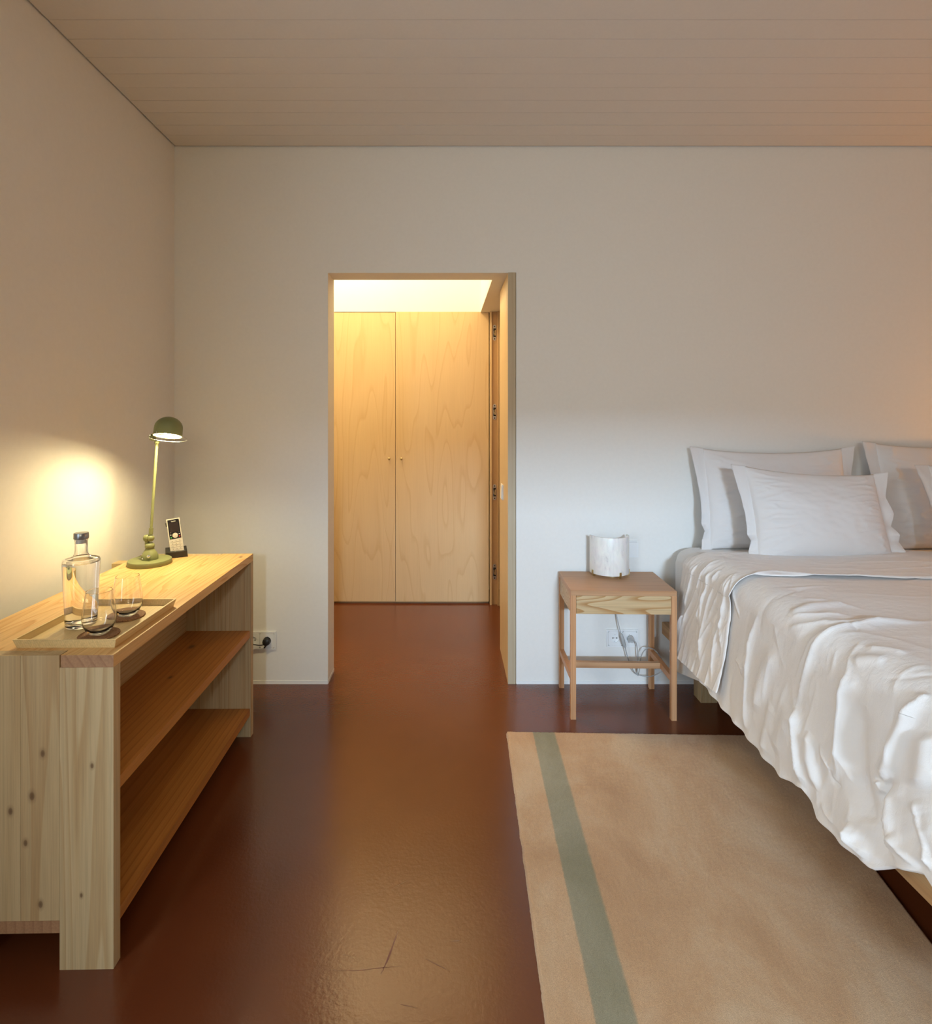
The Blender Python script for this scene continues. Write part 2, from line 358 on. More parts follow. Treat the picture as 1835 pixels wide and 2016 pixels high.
# frame of the hall door on the right with its concealed hinges
fr = struct(bpy.data.objects.new('door_1', None)); C.objects.link(fr); fr.location = (.2845, HY-.02, 0)
box('frame_stop', (.0005, .014, -.012, .03, 0, 2.044), W_maple, fr, .001)
box('frame_jamb', (.014, .052, -.002, .03, 0, 2.046), W_jamb, fr, .001)
box('frame_lining', (.052, .062, -.03, .02, 0, 2.046), W_jamb, fr, .001)
box('door_panel', (.0635, .105, -.06, -.035, .006, 2.036), W_maple, fr, .001)
for py in (656, 811, 968, 1124):
    zc = CAMZ-(py-CY)/FPX*HY; bm = bmesh.new(); x = .0335
    n = 12; L = .055; r = .012
    top = [(x+r*math.cos(math.pi*i/n), zc+L-r+r*math.sin(math.pi*i/n)) for i in range(n+1)]
    bot = [(x-r*math.cos(math.pi*i/n), zc-L+r-r*math.sin(math.pi*i/n)) for i in range(n+1)]
    v0 = [bm.verts.new((a, -.004, b)) for a, b in top+bot]; v1 = [bm.verts.new((a, -.001, b)) for a, b in top+bot]
    bm.faces.new(v0)
    for i in range(len(v0)): bm.faces.new((v0[i], v1[i], v1[(i+1) % len(v0)], v0[(i+1) % len(v0)]))
    bmesh.ops.recalc_face_normals(bm, faces=bm.faces)
    h = obj('hinge', bm, M_zinc, fr)
    box('hinge_pocket', (x-.0085, x+.0085, -.0046, -.0041, zc-.03, zc+.03), M_dark, h)
    bm = bmesh.new(); bx(bm, x+.001, x+.011, -.011, -.0047, zc+.0, zc+.018); bx(bm, x-.002, x+.008, -.009, -.0047, zc-.02, zc-.002)
    bx(bm, x-.007, x-.003, -.007, -.0047, zc-.012, zc+.012); obj('hinge_arm', bm, M_brass, h, .0008, seg=1)
    for s in (-1, 1):
        bm = bmesh.new(); lathe(bm, [(.0001, .0015), (.0035, .0015), (.0045, 0)], 12, Matrix.Translation((x, -.004, zc+s*.043)) @ Matrix.Rotation(R(90), 4, 'X')); obj('screw', bm, M_dark, h)
# rocker switch on the timber lining
sw = thing('light_switch', 'white rocker light switch on the timber lining of the opening', 'light switch', (OX1, 3.0, CAMZ-(968-CY)/FPX*3.0))
box('frame', (-.006, 0, -.04, .04, -.04, .04), M_plate, sw, .001)
bm = bmesh.new(); bx(bm, -.011, -.0062, -.034, .034, -.034, .034)
for v in bm.verts:
    if v.co.x < -.008 and v.co.z > 0: v.co.x += .003
obj('rocker', bm, M_plate, sw, .0008, seg=1)

# ------------------------------------------------------------------ sockets and switch on the back wall
def socket_plate(name, label, xa, xb, ya, yb, faces, cat='socket'):
    A, B = dp(xa, yb, YW), dp(xb, ya, YW)
    t = thing(name, label, cat, ((A.x+B.x)/2, YW, (A.z+B.z)/2)); hw, hh = (B.x-A.x)/2, (B.z-A.z)/2
    bm = bmesh.new(); e = .007
    for d in ((-hw, hw, hh-e, hh), (-hw, hw, -hh, -hh+e), (-hw, -hw+e, -hh+e, hh-e), (hw-e, hw, -hh+e, hh-e)): bx(bm, d[0], d[1], -.008, 0, d[2], d[3])
    obj('cover_frame', bm, M_plate, t, .0008, seg=1)
    n = len(faces)
    for i, f in enumerate(faces):
        x0 = -hw+e+.0006+i*(2*hw-2*e)/n; x1 = -hw+e-.0006+(i+1)*(2*hw-2*e)/n; cx = (x0+x1)/2
        if f == 'rocker':
            bm = bmesh.new(); bx(bm, x0, x1, -.0095, -.001, -hh+e+.0006, hh-e-.0006); obj('rocker', bm, M_plate, t, .0008, seg=1); continue
        # face plate with a round well
        bm = bmesh.new(); k = 32; z0, z1 = -hh+e+.0006, hh-e-.0006; r = .0195
        sq = []
        for j in range(k):
            a = 2*math.pi*(j+.5)/k; c, s_ = math.cos(a), math.sin(a); m_ = min((x1-x0)/2/max(abs(c), 1e-6), (z1-z0)/2/max(abs(s_), 1e-6)); sq.append((cx+c*m_, s_*m_))
        def ring(pts, y): return [bm.verts.new((p[0], y, p[1])) for p in pts]
        ci = [(cx+r*math.cos(2*math.pi*(j+.5)/k), r*math.sin(2*math.pi*(j+.5)/k)) for j in range(k)]
        r0, r1, r2, r3 = ring(sq, -.001), ring(sq, -.0085), ring(ci, -.0085), ring(ci, -.0012)
        for a_, b_ in ((r0, r1), (r1, r2), (r2, r3)):
            for j in range(k): bm.faces.new((a_[j], a_[(j+1) % k], b_[(j+1) % k], b_[j]))
        bm.faces.new(r3); bmesh.ops.recalc_face_normals(bm, faces=bm.faces)
        pl = obj('socket_face', bm, M_plate, t, 0)
        for hx, hz, rr, mm in ((-.0095, 0, .003, M_dark), (.0095, 0, .003, M_dark), (0, .0165, .0022, M_chrome), (0, -.0165, .0022, M_chrome), (0, 0, .0014, M_chrome)):
            bm = bmesh.new(); lathe(bm, [(.0001, .0005), (rr, .0005), (rr, 0)], 14, Matrix.Translation((cx+hx, -.0014, hz)) @ Matrix.Rotation(R(90), 4, 'X')); obj('contact', bm, mm, pl)
    return t
socket_plate('double_socket', 'white double wall socket under the nightstand', 1193.4, 1255.8, 1239, 1272.6, ['s', 's'])
socket_plate('double_socket', 'white double wall socket beside the far end of the console', 481.5, 544, 1242.5, 1277.5, ['s', 's'])
socket_plate('wall_switch', 'white wall switch half hidden behind the alabaster lamp', 1221.5, 1255.8, 1063.5, 1096.5, ['rocker'], 'light switch')
# black plug and flex by the console
pc = dp(526.5, 1261, YW)
t = thing('black_plug', 'black plug with black flex in the socket beside the console', 'plug', (pc.x, YW, pc.z))
bm = bmesh.new(); lathe(bm, [(.0001, .030), (.010, .0295), (.0165, .026), (.0185, .018), (.0185, .0035)], 28, Matrix.Rotation(R(90), 4, 'X')); obj('plug_body', bm, M_black, t, 0, 40)
bm = bmesh.new(); tube(bm, [(.001, -.02, -.012), (-.004, -.022, -.021), (-.008, -.02, -.027)], .004, 8); obj('cord_grip', bm, M_black, t, 0, True)
bm = bmesh.new(); tube(bm, spline([(-.008, -.02, -.012), (-.03, -.024, -.014), (-.07, -.03, -.008), (-.13, -.04, -.02), (-.2, -.05, -.1), (-.25, -.06, -.2), (-.24, -.1, pc.z*-1+.01)]), .0028, 8); obj('flex', bm, M_black, t, 0, True)

# ------------------------------------------------------------------ rug
RW, RL, RT = .972, 2.5, .012
rc = fl(996.8, 1439, RT); rug_rz = R(-1.55)+R(0.0)
nx, ny = 260, 560
xs = np.linspace(0, RW, nx); ys = np.linspace(0, -RL, ny)
X, Yg = np.meshgrid(xs, ys, indexing='ij'); 
d = np.minimum(np.minimum(X, RW-X), np.minimum(-Yg, RL+Yg)); Z = RT*np.sqrt(np.clip(1-(1-np.clip(d/.008, 0, 1))**2, 0, 1))
rng = np.random.default_rng(2); Z = Z+(rng.random(X.shape)-.5)*.0011*(d > .004)
ex = np.array([noise.noise(Vector((0, y*22, 3)))*.0022+noise.noise(Vector((0, y*120, 7)))*.0012 for y in ys]); X = X*(1+.115*np.clip((Yg+.95)/.95, -.3, 1.0))+ex[None, :]*(1-X/RW)
ey = np.array([noise.noise(Vector((x*30, 2, 3)))*.0015+noise.noise(Vector((x*160, 2, 3)))*.001 for x in xs]); Yg = Yg+ey[:, None]*(1+Yg/RL)
M_rug = mat('wool_pile', (.5, .36, .22), .95, spec=.1, Sheen_Weight=.35, Sheen_Roughness=.5)
q = N(M_rug); tc = q.n('ShaderNodeTexCoord'); sp = q.n('ShaderNodeSeparateXYZ'); q.l(tc.outputs['Object'], sp.inputs[0])
v = q.coords(); wob = q.noise(v, 38, 3, .6)
mul = q.n('ShaderNodeMath', operation='MULTIPLY_ADD'); mul.inputs[1].default_value = .008; q.l(wob, mul.inputs[0]); q.l(sp.outputs[0], mul.inputs[2])
st = q.ramp(mul.outputs[0], [(.1115, (0,)*3), (.1135, (1,)*3), (.1985, (1,)*3), (.2005, (0,)*3)])
pile_shade = q.noise(q.coords((1, .7, 1)), 3.2, 5, .62, .5); finep = q.noise(v, 420, 2, .7)  # soft patches put the shading of brushed nap into the colour
c1 = q.ramp(pile_shade, [(.32, (.44, .25, .115)), (.5, (.54, .34, .18)), (.68, (.60, .43, .265))])
c2 = q.ramp(pile_shade, [(.32, (.215, .195, .105)), (.5, (.28, .255, .16)), (.68, (.35, .325, .225))])
c = q.mix(st, c1, c2); c = q.mix(1, c, q.ramp(finep, [(.3, (.78,)*3), (.65, (1.05,)*3)]), 'MULTIPLY')
q.l(c, q.b.inputs['Base Color']); q.bump(q.noise(v, 500, 3, .7), .7, .002)
rug = grid_mesh('rug', np.stack([X, Yg, Z+.0004], -1)[:, ::-1], M_rug)
rug.location = (rc.x, rc.y, 0); rug.rotation_euler = (0, 0, rug_rz)
tag(rug, 'sand wool rug with one grey-green stripe, beside the bed', 'rug')

# ------------------------------------------------------------------ console / open sideboard
con = thing('console', 'larch console with two open shelves against the left wall', 'sideboard', (-.7915, 1.318, 0), R(.95))
L, WD, TH, LG = .987, .447, .029, .1255
HT = .741
# top planks
box('top_plank', (-.123, 0, 0, L, HT-TH, HT), [W_top, W_grain], con, .0012)
for x0, x1 in ((-.215, -.1235), (-.33, -.2155), (-WD, -.3305)): box('top_plank', (x0, x1, .0285, L-.0285, HT-TH, HT), W_top, con, .0006)
for o in con.children:
    if len(o.data.materials) > 1:
        for p in o.data.polygons:
            if abs(p.normal.y) > .9: p.material_index = 1
for y0 in (0, L-TH+.001):
    y1 = y0+TH-.001
    box('leg', (-LG, 0 if y0 == 0 else 0, y0, y1, 0, HT-TH-.0004), W_end, con, .0015)
    box('leg', (-WD, -WD+LG, y0, y1, 0, HT), W_end, con, .0015)
    box('end_plank', (-.2165, -LG-.0004, y0, y1, .1165, HT), W_end, con, .0006)
    box('end_plank', (-WD+LG+.0004, -.217, y0, y1, .1165, HT), W_end, con, .0006)
    box('shelf_tenon', (-WD+LG+.0004, -LG-.0004, y0, y1, .087, .116), W_grain, con, .0005)
ya, yb = TH, L-TH+.0005
for x0, x1 in ((-.128, -.004), (-.2595, -.1285)):
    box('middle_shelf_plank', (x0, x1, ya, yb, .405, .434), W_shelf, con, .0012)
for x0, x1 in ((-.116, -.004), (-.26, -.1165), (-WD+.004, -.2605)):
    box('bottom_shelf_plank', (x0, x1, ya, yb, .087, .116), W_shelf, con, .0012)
box('back_panel', (-.278, -.2605, ya, yb, .1165, HT-TH-.0005), W_back, con)
box('wall_spacer', (-.545, -.4475, .915, .965, .695, .720), W_tray, con, .001)

# ------------------------------------------------------------------ tray, bottle, glasses, coasters
TZ = HT
tA = fl(33.1, 1275.9, TZ); tB = fl(225.2, 1275.5, TZ)
tl = .296; tw = tB.x-tA.x
tr = thing('serving_tray', 'square bamboo tray with flared rims holding bottle and glasses', 'tray', (tA.x, tA.y, TZ), R(.6))
box('tray_base', (.004, tw-.004, .004, tl-.004, 0.0002, .006), W_tray, tr)
fh, fo, tt = .022, .006, .0045
def rim(n, a, b, oa, ob):
    # a,b bottom outer points, oa/ob outward dirs at each end (corner mitre)
    bm = bmesh.new(); vs = []
    for p, o_ in ((a, oa), (b, ob)):
        p = Vector(p); o_ = Vector(o_)
        vs.append([bm.verts.new(p+Vector((0, 0, .0002))), bm.verts.new(p+o_*fo+Vector((0, 0, fh))), bm.verts.new(p+o_*(fo-tt)+Vector((0, 0, fh))), bm.verts.new(p-o_*tt+Vector((0, 0, .0002)))])
    A, B = vs
    for i in range(4): bm.faces.new((A[i], B[i], B[(i+1) % 4], A[(i+1) % 4]))
    bm.faces.new(A[::-1]); bm.faces.new(B); bmesh.ops.recalc_face_normals(bm, faces=bm.faces)
    obj('rim', bm, W_tray, tr)
cs = [((0, 0, 0), (-1, -1, 0)), ((tw, 0, 0), (1, -1, 0)), ((tw, tl, 0), (1, 1, 0)), ((0, tl, 0), (-1, 1, 0))]
for i in range(4): rim('rim', cs[i][0], cs[(i+1) % 4][0], cs[i][1], cs[(i+1) % 4][1])
TF = TZ+.0062
# bottle
bp = fl(160, 1231.5, TF)
bt = thing('water_bottle', 'round-shouldered clear glass bottle of water with grey cap', 'bottle', (bp.x, bp.y, TF))
po = [(.0001, 0), (.031, 0), (.0355, .002), (.037, .007), (.0405, .09), (.0437, .170), (.0436, .1745), (.0418, .1785), (.036, .1808), (.026, .1832), (.0190, .1865), (.0160, .193), (.0152, .201), (.0150, .226), (.0162, .2275), (.0162, .2305), (.0160, .2310)]
pi_ = [(.0135, .231), (.0128, .226), (.0128, .201), (.0138, .193), (.0175, .1848), (.026, .1803), (.0355, .1778), (.0400, .1752), (.0408, .171), (.0406, .165), (.0375, .09), (.0335, .016), (.030, .0125), (.0001, .015)]
bm = bmesh.new(); lathe(bm, po+pi_, 64); bmesh.ops.recalc_face_normals(bm, faces=bm.faces); obj('glass_body', bm, M_glass, bt, 0, 50)
bm = bmesh.new(); lathe(bm, [(.0001, .0152), (.0300, .0127), (.0336, .0161), (.0376, .09), (.0405, .160), (.0408, .1695), (.0001, .1695)], 64); bmesh.ops.recalc_face_normals(bm, faces=bm.faces); obj('water', bm, M_water, bt, 0, 50)
bm = bmesh.new(); lathe(bm, [(.0001, .2320), (.0175, .2320), (.0178, .2325), (.0175, .2465), (.0165, .2478), (.0001, .2482)], 48); obj('cap', bm, M_cap, bt, 0, 40)
bm = bmesh.new(); lathe(bm, [(.0001, .2313), (.0122, .2313), (.0122, .220), (.0001, .220)], 24); obj('stopper', bm, M_inner, bt, 0, 40)
# coasters and tumblers
def coaster(px, py, label):
    p = fl(px, py, TF+.004); bm = bmesh.new(); lathe(bm, [(.0001, 0), (.0465, 0), (.0472, .001), (.0472, .0033), (.0465, .004), (.0001, .004)], 48)
    o = obj('coaster', bm, M_cork, None, 0, 30); o.location = (p.x, p.y, TF); tag(o, label, 'coaster'); return p
def tumbler(px, py, label, src=[]):
    p = fl(px, py, TF+.0043)
    if not src:
        t = thing('tumbler', label, 'glass', p)
        out = [(.0001, .0005), (.017, .0), (.0225, .003), (.030, .0115), (.0365, .025), (.0388, .040), (.0380, .052), (.0345, .078), (.0312, .098), (.0299, .1080), (.0297, .1094), (.0296, .1097)]
        inn = [(.0292, .1097), (.0291, .1094), (.0293, .1080), (.0306, .098), (.0339, .078), (.0373, .052), (.0380, .040), (.0354, .0262), (.0285, .0140), (.018, .0085), (.0001, .0075)]
        bm = bmesh.new(); lathe(bm, out+inn, 64); bmesh.ops.recalc_face_normals(bm, faces=bm.faces)
        obj('glass_bowl', bm, M_glass, t, 0, 60); src.append(t)
    else:
        t = src[0].copy(); C.objects.link(t); t.location = p; t['label'] = label
        for c_ in src[0].children: d_ = c_.copy(); C.objects.link(d_); d_.parent = t
    t['group'] = 'stemless glasses on the tray'; return t
coaster(195, 1247.5, 'round brown cork coaster near the front rim of the tray')
coaster(249, 1211, 'round brown cork coaster near the back of the tray')
tumbler(195.5, 1247, 'empty stemless glass on the front coaster')
tumbler(251, 1211, 'empty stemless glass on the rear coaster, nearer the desk lamp')

# ------------------------------------------------------------------ desk lamp
lp = Vector((-1.147, 2.142, HT)); dl = thing('desk_lamp', 'olive green articulated desk lamp, lit, on the console', 'lamp', lp)
def LP(px, py, dy=0):
    p = dp(px, py, lp.y+dy); return p-lp
bm = bmesh.new(); lathe(bm, [(.0001, .0002), (.0775, .0002), (.0785, .002), (.0765, .015), (.0755, .0175), (.0735, .0185), (.0001, .0185)], 72); obj('base', bm, M_green, dl, 0, 40)
bm = bmesh.new(); lathe(bm, [(.0295, .0187), (.0298, .024), (.0285, .034), (.024, .044), (.0185, .052), (.0155, .057), (.0153, .0605), (.0001, .061)], 40); obj('base_housing', bm, M_green, dl, 0, 40)
bm = bmesh.new(); lathe(bm, [(.0001, .0615), (.0155, .0618), (.0172, .067), (.0172, .071), (.015, .077), (.010, .081), (.0001, .082)], 32); obj('swivel', bm, M_green, dl, 0, 40)
jc = LP(291.5, 1059.5)
bm = bmesh.new(); bmesh.ops.create_uvsphere(bm, u_segments=28, v_segments=16, radius=.0135, matrix=Matrix.Translation(jc+Vector((.0095, 0, 0)))); obj('joint_ball', bm, M_green, dl, 0, True)
bm = bmesh.new(); lathe(bm, [(.0001, -.0125), (.007, -.012), (.0125, -.008), (.0140, -.002), (.0140, .003), (.0125, .006), (.0001, .006)], 28, Matrix.Translation(jc-Vector((.004, 0, 0))) @ Matrix.Rotation(R(90), 4, 'Y')); obj('joint_disc', bm, M_green, dl, 0, 40)
bm = bmesh.new(); tube(bm, [(-.010, 0, .072), (jc.x-.004, 0, jc.z-.003)], .0085, 14); obj('lower_fork', bm, M_green, dl, 0, True)
a0, a1 = LP(297.3, 1046), LP(309, 871, .022)
bm = bmesh.new(); tube(bm, [a0+(a1-a0).normalized()*-.012, a0, a0+(a1-a0).normalized()*.012], .0078, 20); obj('collar', bm, M_green, dl, 0, 40)
bm = bmesh.new(); tube(bm, [a0, a1], .0052, 16); obj('arm', bm, M_green, dl, 0, 40)
bm = bmesh.new(); bmesh.ops.create_uvsphere(bm, u_segments=20, v_segments=12, radius=.0095, matrix=Matrix.Translation(a1)); obj('elbow_ball', bm, M_green, dl, 0, True)
hp = LP(301, 861, .004)
bm = bmesh.new(); lathe(bm, [(.0001, -.010), (.011, -.009), (.013, -.004), (.013, .006), (.0001, .008)], 24, Matrix.Translation(hp) @ Matrix.Rotation(R(90), 4, 'Y')); obj('head_joint', bm, M_green, dl, 0, 40)
# toggle switch and cord grommet on the housing
tg = Vector((.010, -.0275, .0345))
bm = bmesh.new(); dirv = Vector((.25, -1, .12)).normalized(); Mq = Matrix.Translation(tg) @ dirv.to_track_quat('Z', 'Y').to_matrix().to_4x4()
lathe(bm, [(.0062, -.004), (.0062, .0015), (.0042, .0030), (.0030, .0032), (.0001, .0034)], 20, Mq); tgo = obj('switch_nut', bm, M_chrome, dl, 0, 40)
bm = bmesh.new(); tube(bm, [tg+dirv*.003, tg+dirv*.006+Vector((.004, 0, .001)), tg+dirv*.012+Vector((.010, 0, .003))], .0014, 10, rs=[.0011, .0014, .002]); obj('switch_lever', bm, M_chrome, tgo, 0, True)
bm = bmesh.new(); lathe(bm, [(.0001, .001), (.0032, .001), (.0036, 0)], 14, Matrix.Translation((-.0145, -.0262, .0255)) @ Vector((-.4, -1, .2)).normalized().to_track_quat('Z', 'Y').to_matrix().to_4x4()); obj('screw', bm, M_chrome, dl, 0, True)
# head
hd = LP(330, 858.5, -.042); HR_ = .0505
Mh = Matrix.Translation(hd) @ Matrix.Rotation(R(-14), 4, 'X')
prof = [(.0490, .000), (.0515, .001), (.0505, .0025), (.0498, .006), (.0492, .030)]
for i in range(1, 13):
    a = math.pi/2*i/12; prof.append((max(.0492*math.cos(a), .0001), .030+.0435*math.sin(a)))
bm = bmesh.new(); lathe(bm, prof, 56, Mh); obj('shade', bm, M_green, dl, 0, 40)
bm = bmesh.new(); lathe(bm, [(max(r-.0012, .0001), z-.0006 if z > .03 else z+.0002) for r, z in prof[3:]], 56, Mh); obj('reflector', bm, M_inner, dl, 0, 40)
bm = bmesh.new(); bmesh.ops.create_uvsphere(bm, u_segments=20, v_segments=12, radius=.018, matrix=Mh @ Matrix.Translation((0, 0, .0215))); bl = obj('bulb', bm, M_bulb, dl, 0, True)
pl = bpy.data.lights.new('desk_lamp_light', 'AREA'); pl.shape = 'DISK'; pl.size = .078; pl.energy = 6.6; pl.color = (1, .82, .45)
po_ = bpy.data.objects.new('desk_lamp_light', pl); C.objects.link(po_); po_.matrix_world = Matrix.Translation(lp) @ Mh @ Matrix.Translation((0, 0, .010))
bm = bmesh.new(); ring = []
for i in range(0, 61):
    a = R(-100)+R(330)*i/60*1.0; ring.append(Mh @ Vector((.0025+.066*math.cos(a), .066*math.sin(a), -.0085)))
tube(bm, ring, .0012, 8); gr = obj('guard_ring', bm, M_chrome, dl, 0, True)
bm = bmesh.new(); e = ring[0]; tube(bm, [e, Mh @ Vector((.0025+.066*math.cos(R(-100)), .066*math.sin(R(-100)), .004))], .0013, 8)
e = ring[-1]; obj('ring_stay', bm, M_chrome, dl, 0, True)
bm = bmesh.new(); tube(bm, spline([(-.02, .07, .004), (-.05, .09, .004), (-.09, .1, .004), (-.118, .10, -.01)]), .0028, 8); obj('cord', bm, M_black, dl, 0, True)

# ------------------------------------------------------------------ cordless phone
pb = Vector((-1.098, 2.250, HT+.0003)); ph = thing('cordless_phone', 'silver and black cordless phone standing in its black charging cradle', 'phone', pb, R(30))
bm = bmesh.new(); vs = bx(bm, -.040, .040, -.020, .024, 0, .036)
for v_ in vs:
    if v_.co.z > .01 and v_.co.y < 0: v_.co.z -= .012
    if v_.co.z > .01: v_.co.x *= .96
obj('cradle', bm, M_black, ph, .0015)
HM = Matrix.Translation((.004, -.006, .014)) @ Matrix.Rotation(R(-19), 4, 'X') @ Matrix.Rotation(R(-6), 4, 'Y')
box_ = bmesh.new(); bx(box_, -.0245, .0245, -.008, .010, 0, .142, HM); hs = obj('handset', box_, M_silver, ph, .004, 40, 3)
bm = bmesh.new(); bx(bm, -.021, .021, -.0095, -.0079, .060, .1375, HM); obj('screen_panel', bm, mat('phone_gloss_black', (.008, .006, .005), .12), hs, .0006)
bm = bmesh.new(); bx(bm, -.0165, .0165, -.0099, -.0094, .086, .126, HM); obj('display', bm, mat('dark_display', (.02, .013, .01), .08), hs)
bm = bmesh.new(); lathe(bm, [(.0001, .003), (.0042, .003), (.0046, .0022), (.0052, .0022), (.0098, .0024), (.0105, 0)], 28, HM @ Matrix.Translation((0, -.0095, .0725)) @ Matrix.Rotation(R(90), 4, 'X')); obj('navigation_ring', bm, M_silver, hs, 0, 30)
def key(x, z, w_, h_, m_, nm='key', y=-.0083, d=.001):
    bm = bmesh.new(); bx(bm, x-w_, x+w_, y-d, y+.0005, z-h_, z+h_, HM); return obj(nm, bm, m_, hs, .0004, seg=1)
M_key = speckle(mat('key_silver', (.50, .46, .38), .4, .2), .05, 500, .03)
M_kt = mat('key_print', (.12, .10, .08), .5)
for r_ in range(4):
    for c_ in range(3):
        key(-.0135+.0135*c_, .0505-.0105*r_, .0055, .0038, M_key)
        key(-.0135+.0135*c_, .0505-.0105*r_, .0013, .0014, M_kt, 'key_print', -.0098, .0001)
for x in (-.0135, .0135): key(x, .0085, .0055, .0030, M_key)
key(0, .0085, .001, .001, M_dark, 'microphone')
M_w = mat('icon_white', (.7, .68, .6), .5)
key(-.0155, .0765, .0017, .0014, M_w, 'soft_key', -.0099, .0004); key(.0155, .0765, .0017, .0014, M_w, 'soft_key', -.0099, .0004)
key(-.0155, .0855, .0022, .0008, M_kt, 'soft_key', -.0099, .0003); key(.0155, .0855, .0022, .0008, M_kt, 'soft_key', -.0099, .0003)
key(-.0155, .0655, .0024, .0020, mat('call_green', (.05, .42, .06), .5), 'call_key', -.0099, .0004)
key(.0155, .0665, .0024, .0018, mat('hang_up_red', (.55, .03, .02), .5), 'hang_up_key', -.0099, .0004)
bm = bmesh.new(); bx(bm, -.0275, .0270, .0102, .014, .116, .131, HM); obj('belt_clip', bm, M_black, hs, .0005, seg=1)
tx = bpy.data.curves.new('brand', 'FONT'); tx.body = 'Yealink'; tx.size = .0058; tx.align_x = 'CENTER'; tx.extrude = .0001
to = bpy.data.objects.new('lettering', tx); C.objects.link(to)
bpy.context.view_layer.update(); me = bpy.data.meshes.new_from_object(to.evaluated_get(bpy.context.evaluated_depsgraph_get())); bpy.data.objects.remove(to)
me.transform(HM @ Matrix.Translation((0, -.0098, .1285)) @ Matrix.Rotation(R(90), 4, 'X')); me.materials.clear(); link('lettering', me, M_w, hs)

# ------------------------------------------------------------------ nightstand
nf = Vector(((1123.9-CX)/FPX*2.409, 2.409, 0)); nt = thing('nightstand', 'small larch nightstand with one drawer and thin legs beside the bed', 'nightstand', nf, R(-1.35))
NW, ND, NH, LS = .453, .303, .556, .0225
box('tabletop', (0, NW, 0, ND, NH-.0215, NH), W_night, nt, .0012)
for x in (0, NW-LS):
    for y in (0, ND-LS): box('leg', (x, x+LS, y, y+LS, 0, NH-.0217), W_nleg, nt, .0012)
    box('side_apron', (x+.002, x+LS-.002, LS, ND-LS, NH-.100, NH-.0217), W_drawer, nt, .0006)
    box('side_stretcher', (x+.001, x+LS-.001, LS, ND-LS, .161, .187), W_nleg, nt, .0008)
box('rear_apron', (LS, NW-LS, ND-.02, ND-.004, NH-.100, NH-.0217), W_night, nt)
box('cross_stretcher', (LS-.001, NW-LS+.001, .140, .160, .161, .1865), W_night, nt, .0008)
box('drawer', (LS+.0012, NW-LS-.0012, .001, .018, NH-.1005, NH-.0228), W_drawer, nt, .0008)
box('drawer_box', (LS+.012, NW-LS-.012, .0182, ND-.03, NH-.092, NH-.03), W_night, nt)

# ------------------------------------------------------------------ alabaster lamp
ac = Vector(((1199.5-CX)/FPX*2.662, 2.672, NH)); al = thing('alabaster_lamp', 'unlit half-round alabaster table lamp with brass feet on nightstand', 'lamp', ac, R(4))
R0, R1, Z0, Z1 = .0935, .0845, .0115, .188
bm = bmesh.new(); n = 56; qs = []
for i in range(n+1):
    a = math.pi+math.pi*i/n; c_, s_ = math.cos(a), math.sin(a)
    qs.append([bm.verts.new((R0*c_, R0*s_, Z0)), bm.verts.new((R0*c_, R0*s_, Z1)), bm.verts.new((R1*c_, R1*s_, Z1)), bm.verts.new((R1*c_, R1*s_, Z0))])
for A, B in zip(qs, qs[1:]):
    for i in range(4): bm.faces.new((A[i], B[i], B[(i+1) % 4], A[(i+1) % 4]))
bm.faces.new(qs[0][::-1]); bm.faces.new(qs[-1]); bmesh.ops.recalc_face_normals(bm, faces=bm.faces)
obj('shade', bm, M_ala, al, .0012, 40)
for a in (200, 284, 340):
    Mf = Matrix.Rotation(R(a), 4, 'Z'); bm = bmesh.new()
    bx(bm, R0+.0003, R0+.0035, -.005, .005, .005, .029, Mf); bx(bm, R1-.012, R0+.0035, -.005, .005, .005, .0113, Mf); bx(bm, R0-.012, R0-.002, -.0045, .0045, .0002, .005, Mf)
    obj('foot', bm, M_brass, al, .0004, seg=1)
bm = bmesh.new(); lathe(bm, [(.0001, 0.0003), (.022, .0003), (.022, .008), (.008, .012), (.008, .05), (.0001, .05)], 24, Matrix.Translation((0, -.045, 0))); obj('bulb_holder', bm, M_brass, al, 0, 40)
bm = bmesh.new(); lathe(bm, [(.006, .05), (.017, .065), (.02, .08), (.016, .095), (.0001, .1)], 20, Matrix.Translation((0, -.045, 0))); obj('bulb', bm, M_inner, al, 0, True)
# clear cable with inline switch, hanging from the lamp to the socket
def W_(px, py, Y): return dp(px, py, Y)
cb = thing('lamp_cable', 'clear cable with inline switch and plug hanging under the nightstand', 'cable', W_(1240, 1256, YW))
o0 = cb.location
def loc_(pts): return [Vector(p)-o0 for p in pts]
bm = bmesh.new(); tube(bm, spline(loc_([W_(1190, 1122, 2.722), W_(1203, 1160, 2.7235), W_(1213, 1208, 2.712), W_(1218, 1230, 2.700), W_(1223, 1250, 2.695)])), .0026, 8); obj('cord', bm, M_cord, cb, 0, True)
bm = bmesh.new(); tube(bm, loc_([W_(1222.5, 1246, 2.695), W_(1223.5, 1250, 2.694), W_(1227, 1262, 2.693), W_(1230.5, 1273, 2.693), W_(1231.5, 1276, 2.693)]), .006, 12, rs=[.002, .007, .0088, .007, .002]); obj('inline_switch', bm, M_cord, cb, 0, True)
